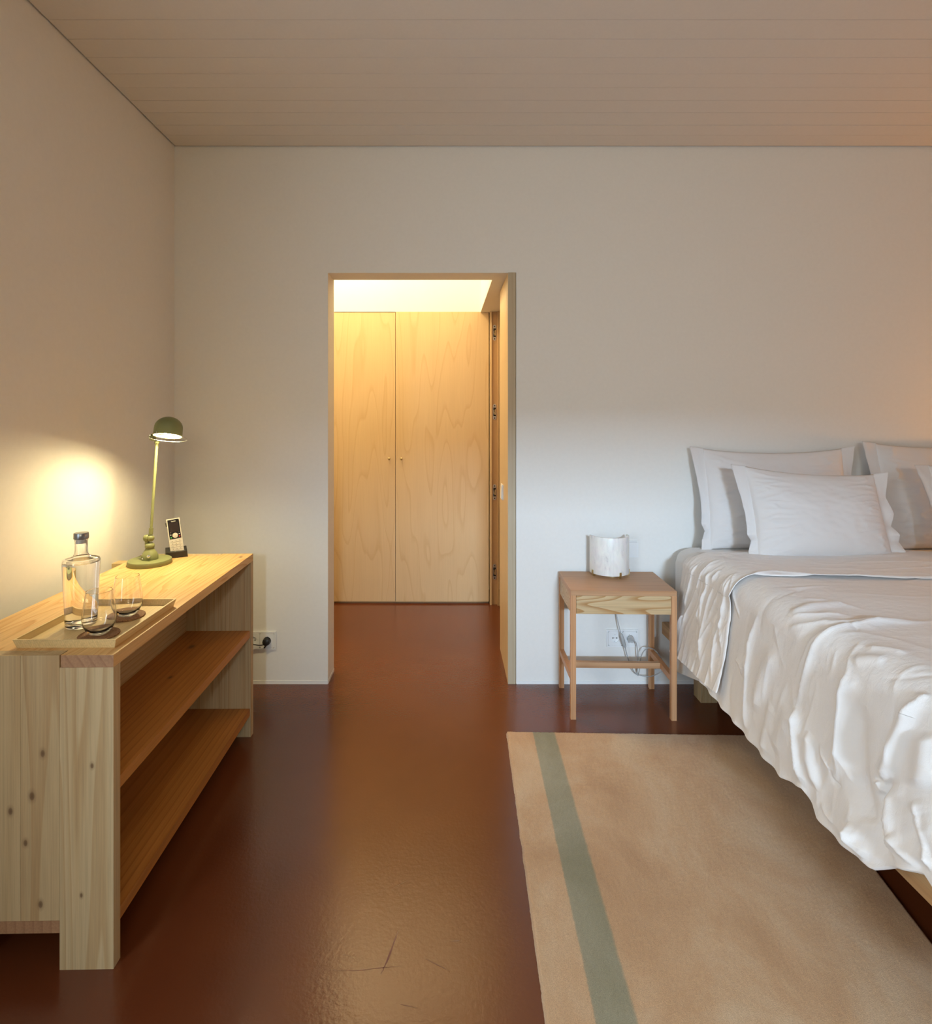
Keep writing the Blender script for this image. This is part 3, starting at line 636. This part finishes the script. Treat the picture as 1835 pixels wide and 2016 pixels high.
bm = bmesh.new(); tube(bm, spline(loc_([W_(1231, 1275, 2.693), W_(1236, 1295, 2.70), W_(1244, 1315, 2.70), W_(1252, 1326, 2.70), W_(1266, 1331, 2.695), W_(1279, 1332, 2.68), W_(1294, 1327, 2.65), W_(1305, 1318, 2.64), W_(1304, 1302, 2.64), W_(1296, 1287, 2.65), W_(1286, 1278, 2.66), W_(1275, 1276, 2.66), W_(1266, 1284, 2.67), W_(1261, 1298, 2.68), W_(1259, 1318, 2.69), W_(1256.5, 1330, 2.70), W_(1255.5, 1322, 2.702), W_(1256, 1298, 2.70), W_(1254, 1272, 2.70), W_(1250, 1263, 2.70), W_(1243, 1260, 2.70)])), .0024, 8); obj('cord', bm, M_cord, cb, 0, True)
bm = bmesh.new(); pcx = W_(1240.5, 1256.5, YW)-o0; lathe(bm, [(.0001, .030), (.009, .029), (.0145, .023), (.0165, .012), (.0165, .0035)], 24, Matrix.Translation(pcx) @ Matrix.Rotation(R(90), 4, 'X')); obj('plug', bm, M_cord, cb, 0, 40)

# ------------------------------------------------------------------ bed
BX0, BX1, BY0, BY1 = 1.035, 2.905, .68, 2.715
bed = thing('bed_frame', 'low wooden bed frame with square legs under the mattress', 'bed', (BX0, BY0, 0))
bl_, bw_ = BY1-BY0, BX1-BX0
box('side_rail', (0, .03, 0, bl_, .254, .310), W_bed, bed, .0015)
box('side_rail', (bw_-.03, bw_, 0, bl_, .254, .310), W_bed, bed, .0015)
box('end_rail', (.0305, bw_-.0305, 0, .03, .254, .310), W_bed, bed, .0015)
box('end_rail', (.0305, bw_-.0305, bl_-.03, bl_, .254, .310), W_bed, bed, .0015)
box('platform', (.0305, bw_-.0305, .0305, bl_-.0305, .27, .305), W_bed, bed)
for x in (.115, bw_-.2):
    for y in (.3, 1.87-.07): box('leg', (x, x+.075, y+.07, y+.145, 0, .2535), W_end, bed, .002)

# mattress with its white fitted sheet
MX0, MX1, MY0, MY1, MZ0, MZ1 = 1.072, 2.868, .70, 2.705, .3105, .688
def rbox(name, dims, rad, m, parent=None, seg=8):
    bm = bmesh.new(); bx(bm, *dims); o = obj(name, bm, m, parent, rad, True, seg); return o
bm = bmesh.new(); bx(bm, MX0, MX1, MY0, MY1, MZ0, MZ1)
bmesh.ops.bevel(bm, geom=[e for e in bm.edges if abs((e.verts[0].co-e.verts[1].co).z) > .1 or e.verts[0].co.z+e.verts[1].co.z > 1.2], offset=.075, segments=8, affect='EDGES', profile=.5)
mt = obj('mattress', bm, M_sheet, None, 0, 50); tag(mt, 'thick mattress under a smooth white fitted sheet, on the bed frame', 'mattress')

# ---- duvet: base surface from hem up the side and over the top, with modelled creases
hemY = [.66, .95, 1.157, 1.185, 1.263, 1.319, 1.38, 1.455, 1.52, 1.545, 1.58, 1.677, 1.771, 1.893, 2.015, 2.2, 2.60]
hemZ = [.30, .31, .332, .336, .288, .236, .222, .213, .214, .235, .252, .220, .221, .230, .236, .25, .27]
def smooth01(t): t = np.clip(t, 0, 1); return t*t*(3-2*t)
def base_surface(Yv, Sv, z_hem, x_hem, lift=0.0, top_w=1.82):
    """Yv (n,) along bed, Sv in [0,1] across: 0 hem, .42 shoulder, 1 far side of the top"""
    Y2, S2 = np.meshgrid(Yv, Sv, indexing='ij'); zh = z_hem(Y2); 
    a = np.clip(S2/.46, 0, 1); b = np.clip((S2-.46)/.54, 0, 1)
    zt = .712+lift
    # side: from hem to shoulder
    xs_ = x_hem(Y2)+(1.048-lift-x_hem(Y2))*a**.8
    zs_ = zh+(zt-.085-zh)*a
    # shoulder arc + top
    ang = np.clip(b/.16, 0, 1)*np.pi/2
    xa = 1.048-lift+.085*(1-np.cos(ang))*1.25; za = zt-.085+.085*np.sin(ang)
    bt_ = np.clip((b-.16)/.84, 0, 1); xt = xa+bt_**1.25*(top_w-.1)
    X2 = np.where(S2 < .46, xs_, xt); Z2 = np.where(S2 < .46, zs_, za)
    return np.stack([X2, Y2, Z2], -1)
def normals(P):
    du = np.gradient(P, axis=0); dv = np.gradient(P, axis=1); n = np.cross(du, dv); n /= np.linalg.norm(n, axis=-1, keepdims=True)+1e-9
    return n
def proj(P): return CX+P[..., 0]/P[..., 1]*FPX, CY-(P[..., 2]-CAMZ)/P[..., 1]*FPX
def metric(P):
    """arc length coordinates of the sheet in metres: (along bed, up from hem)"""
    s = np.concatenate([np.zeros_like(P[:, :1, 0]), np.cumsum(np.linalg.norm(np.diff(P, axis=1), axis=-1), axis=1)], 1)
    return P[..., 1], s
def crease(P, U, V, px_pts, w, h, sharp=True, skew=0.0):
    """displacement of a crease whose path is found on the surface from points seen in the photograph"""
    ux, uy = proj(P); path = []
    for x, y in px_pts:
        k = np.argmin((ux-x)**2+(uy-y)**2); path.append((U.flat[k], V.flat[k]))
    out = np.zeros_like(U); best = np.full_like(U, 1e9); side = np.zeros_like(U); tt = np.zeros_like(U); n = len(path)-1
    for i in range(n):
        (a, b), (c_, d_) = path[i], path[i+1]; ex_, ey_ = c_-a, d_-b; L2 = ex_*ex_+ey_*ey_+1e-12
        t = np.clip(((U-a)*ex_+(V-b)*ey_)/L2, 0, 1); dx, dy = U-(a+t*ex_), V-(b+t*ey_); dd = np.hypot(dx, dy)
        m_ = dd < best; best = np.where(m_, dd, best); side = np.where(m_, np.sign(ex_*dy-ey_*dx), side); tt = np.where(m_, (i+t)/n, tt)
    fade = np.clip(np.minimum(tt/.18, (1-tt)/.18), 0.12, 1)
    ww = w*(1+skew*side)
    prof_ = np.exp(-best/ww) if sharp else np.exp(-(best/ww)**2)
    return h*fade*prof_
def fbm(U, V, fx, fy, seed, oct_=3):
    out = np.zeros(U.size); amp = 1
    u, v_ = U.ravel()*fx, V.ravel()*fy
    for o_ in range(oct_):
        out += amp*np.array([noise.noise(Vector((a, b, seed))) for a, b in zip(u, v_)]); u = u*2.03; v_ = v_*2.03; amp *= .5
    return out.reshape(U.shape)
nY, nS = 420, 400
Yv = np.linspace(.66, 2.46, nY); Sv = np.concatenate([np.linspace(0, .46, 190, endpoint=False), .46+.54*np.linspace(0, 1, nS-190)**1.35])
zh = lambda y: np.interp(y, hemY, hemZ); xh = lambda y: 0*y+1.0
P = base_surface(Yv, Sv, zh, xh); U, V = metric(P); Nn = normals(P)
if Nn[nY//2, 20, 0] > 0: Nn = -Nn
sideM = np.clip(1-(V-.36)/.14, 0, 1)          # 1 on the hanging side, 0 on the top
topM = 1-sideM
D = np.zeros_like(U)
# big soft waves of the hanging side, growing towards the hem
skewU = U+.18*V
amp = np.clip(.55+1.3*fbm(U, V, 1.7, 1.1, 90, 1), .1, 1.3)
D += sideM*(.25+.9*np.clip(1-V/.4, 0, 1))*(.014*fbm(skewU, V, 4.0, 1.0, 3.1, 1)+.005*fbm(skewU, V, 9, 1.5, 7.7, 1))
rid = 1-np.abs(fbm(skewU+.06*fbm(U, V, 3, 3, 1.3, 1), V, 7, 1.6, 11.5, 1))*2.6
D += sideM*amp*.0060*np.clip(rid, 0, 1)**4
rid = 1-np.abs(fbm(U-.25*V+.03*fbm(U, V, 5, 5, 4.3, 1), V, 15, 4.0, 14.5, 1))*3.0
D += sideM*amp*.0024*np.clip(rid, 0, 1)**4
D += topM*(.013*fbm(U, V, 2.2, 1.8, 21, 2))
rid2 = 1-np.abs(fbm(U*1.0+.06*fbm(U, V, 4, 4, 9.3, 1), V, 9, 2.6, 31.5, 1))*2.6
D += topM*amp*.0042*np.clip(rid2, 0, 1)**4
D += .0006*fbm(U, V, 42, 30, 41, 2)
Z6 = lambda pts: [(1300+x/3.361, 1200+y/3.361) for x, y in pts]
Z7 = lambda pts: [(1300+x/6.72, 1060+y/6.72) for x, y in pts]
Z8 = lambda pts: [(1560+x/3.905, 1500+y/3.905) for x, y in pts]
Z5 = lambda pts: [(1300+x/3.43, 840+y/3.43) for x, y in pts]
CR = [
 (Z8([(300, 40), (335, 150), (390, 210)]), .007, -.010, True),
 (Z8([(745, 60), (715, 200), (700, 480), (735, 640), (800, 780)]), .022, -.018, False),
 (Z8([(955, 330), (975, 560), (1060, 770)]), .018, -.012, False),
 (Z8([(760, 580), (870, 720), (960, 840)]), .012, .016, True),
 (Z8([(480, 520), (500, 640), (600, 770)]), .014, .014, True),
 (Z8([(480, 100), (560, 300), (600, 480)]), .030, -.012, False),
 (Z8([(230, 310), (260, 400), (330, 480)]), .006, .006, True), # (points, width, height, sharp)
 (Z6([(1798, 72), (1500, 76), (1300, 92), (1120, 140), (1040, 210), (985, 370), (940, 540), (915, 640)]), .013, .013, True),
 (Z6([(915, 640), (913, 800), (925, 950), (945, 1180)]), .016, .024, True),
 (Z6([(1000, 800), (1000, 1000), (1040, 1200)]), .022, .014, False),
 (Z6([(650, 20), (600, 220), (578, 430), (572, 650), (562, 820)]), .014, .014, True),
 (Z6([(1255, 380), (1225, 560), (1195, 800), (1175, 1130)]), .020, .020, True),
 (Z6([(1330, 600), (1305, 850), (1330, 1100), (1420, 1500)]), .035, -.016, False),
 (Z6([(1690, 590), (1620, 760), (1550, 930), (1505, 1080), (1485, 1170)]), .020, .017, False),
 (Z6([(1440, 1130), (1475, 1215)]), .012, .014, True),
 (Z6([(1515, 1150), (1515, 1350), (1525, 1500), (1575, 1680)]), .016, .024, True),
 (Z6([(1690, 1250), (1720, 1430), (1760, 1600), (1790, 1760)]), .020, .022, True),
 (Z6([(1790, 800), (1760, 1000), (1740, 1200)]), .03, .018, False),
 (Z6([(1280, 1400), (1310, 1560), (1380, 1690)]), .018, .018, True),
 (Z6([(1060, 880), (1120, 1040), (1180, 1150)]), .016, .010, True),
 (Z6([(760, 640), (740, 680), (700, 850), (680, 960)]), .02, .010, False),
 (Z6([(870, 660), (820, 800), (760, 950)]), .03, .012, False),
 (Z6([(500, 320), (560, 400)]), .01, .010, True),
 (Z6([(560, 280), (570, 370), (530, 430)]), .01, .010, True),
 (Z6([(850, 130), (1000, 90), (1150, 70)]), .012, .007, True),
 (Z6([(860, 60), (1050, 30), (1250, 30)]), .012, .008, True),
 (Z6([(1270, 340), (1380, 320), (1500, 330)]), .018, .008, False),
 (Z6([(1350, 240), (1500, 250), (1640, 290)]), .015, .007, True),
 (Z6([(1798, 560), (1700, 620), (1620, 720)]), .014, .010, True),
 (Z5([(880, 1290), (960, 1230), (1080, 1200), (1250, 1190)]), .018, .009, False),
 (Z5([(940, 1170), (1100, 1170), (1400, 1230)]), .014, .006, True),
 (Z5([(1100, 1330), (1300, 1310), (1830, 1320)]), .012, .007, True),
 (Z5([(330, 1372), (400, 1180), (470, 1060), (540, 1000)]), .012, .008, True),
 (Z6([(640, 700), (650, 560), (700, 400), (790, 250)]), .03, .012, False),
]
for pts, w_, h_, sh in CR: D += crease(P, U, V, pts, w_, h_, sh)
rr_ = random.Random(11)
for i in range(75):
    yc = 1.0+1.4*rr_.random(); vc = .04+.62*rr_.random()**1.0; ln_ = .05+.16*rr_.random(); an = rr_.gauss(.15, .45) if vc < .42 else rr_.gauss(1.1, .6)
    du, dv_ = math.sin(an)*ln_/2, math.cos(an)*ln_/2
    a_, b_ = (yc-du, vc-dv_), (yc+du, vc+dv_); ex_, ey_ = b_[0]-a_[0], b_[1]-a_[1]
    m_ = (np.abs(U-yc) < .16) & (np.abs(V-vc) < .16); u_, v__ = U[m_], V[m_]
    t = np.clip(((u_-a_[0])*ex_+(v__-a_[1])*ey_)/(ln_*ln_), 0, 1)
    bend = .012*math.sin(i)*np.sin(t*math.pi)
    dd = np.hypot(u_-(a_[0]+t*ex_)+bend, v__-(a_[1]+t*ey_)); wd_ = .0045+.006*rr_.random()
    D[m_] += rr_.choice([1, 1, -1])*(.0025+.004*rr_.random())*np.sin(t*math.pi)**.7*np.exp(-dd/wd_)
dm = np.clip(V/.03, .35, 1)
Q = P+Nn*(D*dm)[..., None]
Q[..., 0] += .004*np.sin(U*70)*np.clip(1-V/.05, 0, 1)
dv = thing('duvet', 'crumpled white duvet hanging over the left side of the bed', 'duvet', (1.0, .66, 0)); o0 = np.array([1.0, .66, 0])
def sheetify(Q, thick, Nn):
    """close a sheet with a rolled thickness along its four borders"""
    B = Q-Nn*thick
    top = Q; # wrap: extend borders down
    n0, n1, _ = Q.shape
    E = np.zeros((n0+2, n1+2, 3)); E[1:-1, 1:-1] = Q; E[0, 1:-1] = B[0]; E[-1, 1:-1] = B[-1]; E[1:-1, 0] = B[:, 0]; E[1:-1, -1] = B[:, -1]
    E[0, 0] = B[0, 0]; E[0, -1] = B[0, -1]; E[-1, 0] = B[-1, 0]; E[-1, -1] = B[-1, -1]
    return E
# folded-back top sheet lying over the duvet near the pillows
Yc = np.linspace(2.052, 2.492, 150)
zc_ = lambda y: np.interp(y, [2.04, 2.10, 2.22, 2.30, 2.50], [.290, .280, .272, .272, .257])
Pc = base_surface(Yc, Sv, zc_, lambda y: .985+.0*y, .006); Uc, Vc = metric(Pc); Nc = normals(Pc)
if Nc[80, 20, 0] > 0: Nc = -Nc
# sample the duvet displacement under it
iy = np.clip(((Yc-.66)/(2.46-.66)*(nY-1)).round().astype(int), 0, nY-1)
Dc = D[iy]*1.0
sM = np.clip(1-(Vc-.36)/.14, 0, 1)
sk = Uc+.30*Vc
amc = np.clip(.6+1.4*fbm(Uc, Vc, 4, 2.0, 93, 1), .1, 1.3)
r3 = 1-np.abs(fbm(sk+.04*fbm(Uc, Vc, 6, 4, 2.2, 1), Vc, 15, 1.8, 51, 1))*2.6
Dc = Dc+sM*amc*.0055*np.clip(r3, 0, 1)**3+sM*.006*fbm(sk, Vc, 9, 1.2, 57, 1)*(1.2-Vc/.4).clip(.3, 1.2)+.0005*fbm(Uc, Vc, 45, 30, 61, 2)
r4 = 1-np.abs(fbm(Uc, Vc, 12, 3.5, 66, 1))*2.8; Dc = Dc+(1-sM)*amc*.0026*np.clip(r4, 0, 1)**3
for pts, w_, h_ in ((Z5([(1835, 1010), (1500, 1025), (1040, 1030), (760, 1000), (640, 1030), (540, 1085), (505, 1180), (500, 1290)]), .008, .010),
                    (Z7([(540, 320), (430, 560), (380, 760), (345, 970)]), .008, .012),
                    (Z7([(345, 1000), (290, 1100), (200, 1320)]), .012, .014),
                    (Z7([(690, 430), (640, 620), (580, 900), (550, 1200)]), .010, .009),
                    (Z7([(1020, 500), (900, 660), (880, 800), (820, 1100), (740, 1350), (700, 1700), (690, 1930)]), .006, .008),
                    (Z7([(820, 430), (700, 570)]), .007, .008),
                    (Z7([(740, 600), (650, 900), (570, 1300), (540, 1700)]), .016, .012),
                    (Z5([(430, 900), (330, 960), (270, 1060), (230, 1180), (190, 1260), (150, 1370)]), .010, .012),
                    (Z5([(250, 920), (210, 1000), (180, 1120), (150, 1200)]), .010, .010),
                    (Z5([(470, 1040), (440, 1150), (430, 1300)]), .010, .008),
                    (Z5([(330, 1100), (290, 1200), (260, 1320)]), .012, .010)):
    Dc = Dc+crease(Pc, Uc, Vc, pts, w_, h_, True)
edge = np.clip((Uc-2.052)/.006, 0, 1)
Dc = Dc+.0035-(1-edge)*.003
Qc = Pc+Nc*Dc[..., None]
# pull the sheet down at its pillow end so it meets the mattress
k_ = smooth01((Uc-2.42)/.072)*np.clip((Vc-.40)/.1, 0, 1); Qc[..., 2] -= k_*.028
k_ = smooth01((U-2.36)/.09)*np.clip((V-.40)/.1, 0, 1); Q[..., 2] -= k_*.030
grid_mesh('duvet_cover', sheetify(Q, .010, Nn)-o0, M_duvet, dv)
grid_mesh('folded_sheet', sheetify(Qc, .003, Nc)-o0, M_duvet, dv)
# lower sheet peeping out below at the head end
Yl = np.linspace(2.14, 2.545, 90); zl = lambda y: np.interp(y, [2.1, 2.25, 2.45, 2.50, 2.55], [.27, .235, .178, .166, .164])
Sl = Sv[Sv < .47]; Pl = base_surface(Yl, Sl, zl, lambda y: 0*y+1.019, -.022); Ul, Vl = metric(Pl); Nl = normals(Pl)
if Nl[40, 20, 0] > 0: Nl = -Nl
Ql = Pl+Nl*(.0045*fbm(Ul+.2*Vl, Vl, 14, 1.5, 71, 2)*(1.1-Vl))[..., None]
lw = grid_mesh('top_sheet', sheetify(Ql, .002, Nl), M_sheet); tag(lw, 'white under-sheet hem peeping out below the duvet by the nightstand', 'sheet')

# ------------------------------------------------------------------ pillows (oxford cases)
def pillow(label, tl_, tr_, bl_p, Yb, lean, W, H, thick, seed, yaw, flange=.058, zbase=.70, dx=0, rdrop=0, group='white pillows at the head of the bed'):
    cx = (tl_[0]+tr_[0])/2
    Xc = (cx-CX)/FPX*Yb+dx
    t = thing('pillow', label, 'pillow', (Xc, Yb, zbase), 0, group)
    Mp = Matrix.Rotation(R(yaw), 4, 'Z') @ Matrix.Rotation(R(-lean), 4, 'X')
    nu, nv = 110, 80
    u = np.linspace(-1, 1, nu); v_ = np.linspace(-1, 1, nv); Ug, Vg = np.meshgrid(u, v_, indexing='ij')
    w2, h2 = W/2-flange, H/2
    def outline(Ug, Vg):
        x = Ug*w2*(1-.035*(1-Vg**2)); z = Vg*h2*(1-.10*(1-Ug**2)**.8*np.where(Vg > 0, 1, .25))-rdrop*H*.5*(Ug+1)*np.clip(Vg+.2, 0, 1); return x, z
    def wob(Ug, Vg, sd):
        r = fbm(Ug, Vg, 2.2, 2.2, sd, 3)*.008
        ed = np.maximum(np.abs(Ug), np.abs(Vg)); rr_ = 1-np.abs(fbm(Ug, Vg, 2.5, 7, sd+3, 1))*2.2
        return r*(1-.6*ed)+.0080*np.clip(rr_, 0, 1)**4*smooth01((np.abs(Ug)-.30)/.6)*(1-np.abs(Ug)**8)
    x, z = outline(Ug, Vg)
    th = thick/2*((1-np.abs(Ug)**2.6)*(1-np.abs(Vg)**2.4))**.55
    sag = (1-Vg)*.5; th = th*(.75+.5*sag)
    front = np.stack([x, -th-wob(Ug, Vg, seed)*np.minimum(th/.02, 1), z+h2], -1); back = np.stack([x, th*.55, z+h2], -1)
    A = np.array(Mp)[:3, :3]
    vmerge = []
    Pf, Pb = front @ A.T, back @ A.T
    full = np.concatenate([Pf, Pb[:, ::-1][:, 1:-1]], axis=1)
    grid_mesh('case_body', full, M_pillow, t, wrap=True)
    for s in (-1, 1):
        nf_, nh = 26, 90
        a = np.linspace(0, 1, nf_); b = np.linspace(-1, 1, nh); Ag, Bg = np.meshgrid(a, b, indexing='ij')
        x0_, z0_ = outline(np.full_like(Ag, s*1.0), Bg)
        fx = x0_+s*(Ag*flange-.004); wv_ = np.interp(Bg, [-1, -.8, -.62, -.5, -.3, 0, .4, 1], [0, .010, -.006, .014, .0, .004, .002, 0] if s < 0 else [0, -.012, .012, -.010, .010, -.006, .008, -.012])
        inward = np.interp(Bg, [-1, -.9, -.6, -.3, 0, .5, 1], [.012, .016, .024, .016, .018, .006, -.004] if s < 0 else [0, .006, .0, .016, .004, .014, .002])
        fx = fx-s*inward*Ag; yy = (wv_*Ag*1.2)+.004*np.array([[noise.noise(Vector((p*2, q_*5, seed+s))) for q_ in b] for p in a])*Ag
        zz = z0_*(1+.02*Ag)+h2+.004*Ag*np.sin(Bg*9+seed)
        fr_ = np.stack([fx, yy-.0015, zz], -1) @ A.T; bk = np.stack([fx, yy+.0015, zz], -1) @ A.T
        if s > 0: fr_, bk = fr_[::-1], bk[::-1]
        grid_mesh('border', np.concatenate([fr_, bk[:, ::-1]], axis=1), M_pillow, t, wrap=True)
        sx, sz = outline(np.full(90, s*.985), b); pts = np.stack([sx, -.0025+0*b, sz+h2], -1) @ A.T
        bm = bmesh.new(); tube(bm, [Vector(p) for p in pts], .0013, 6); obj('seam', bm, M_pillow, t, 0, True)
    return t
pillow('large white pillow leaning on the wall, left pair', (1357, 884), (1683, 882), 0, 2.60, 10.5, .79, .475, .11, 5.0, 0, zbase=.688, dx=.05)
pillow('smaller white pillow propped in front, left pair', (1445, 918), (1750, 935), 0, 2.375, 18, .68, .405, .135, 12.0, -1.5, zbase=.700, dx=.062, rdrop=.09)
pillow('large white pillow leaning on the wall, right pair at the photo edge', (1700, 867), (2026, 867), 0, 2.60, 10, .79, .50, .11, 25.0, 1, zbase=.688, dx=.065)
pillow('smaller white pillow in front of the right pair, cut by the photo edge', (1800, 922), (2108, 930), 0, 2.38, 18, .685, .41, .135, 33.0, 2, zbase=.700, dx=.11)
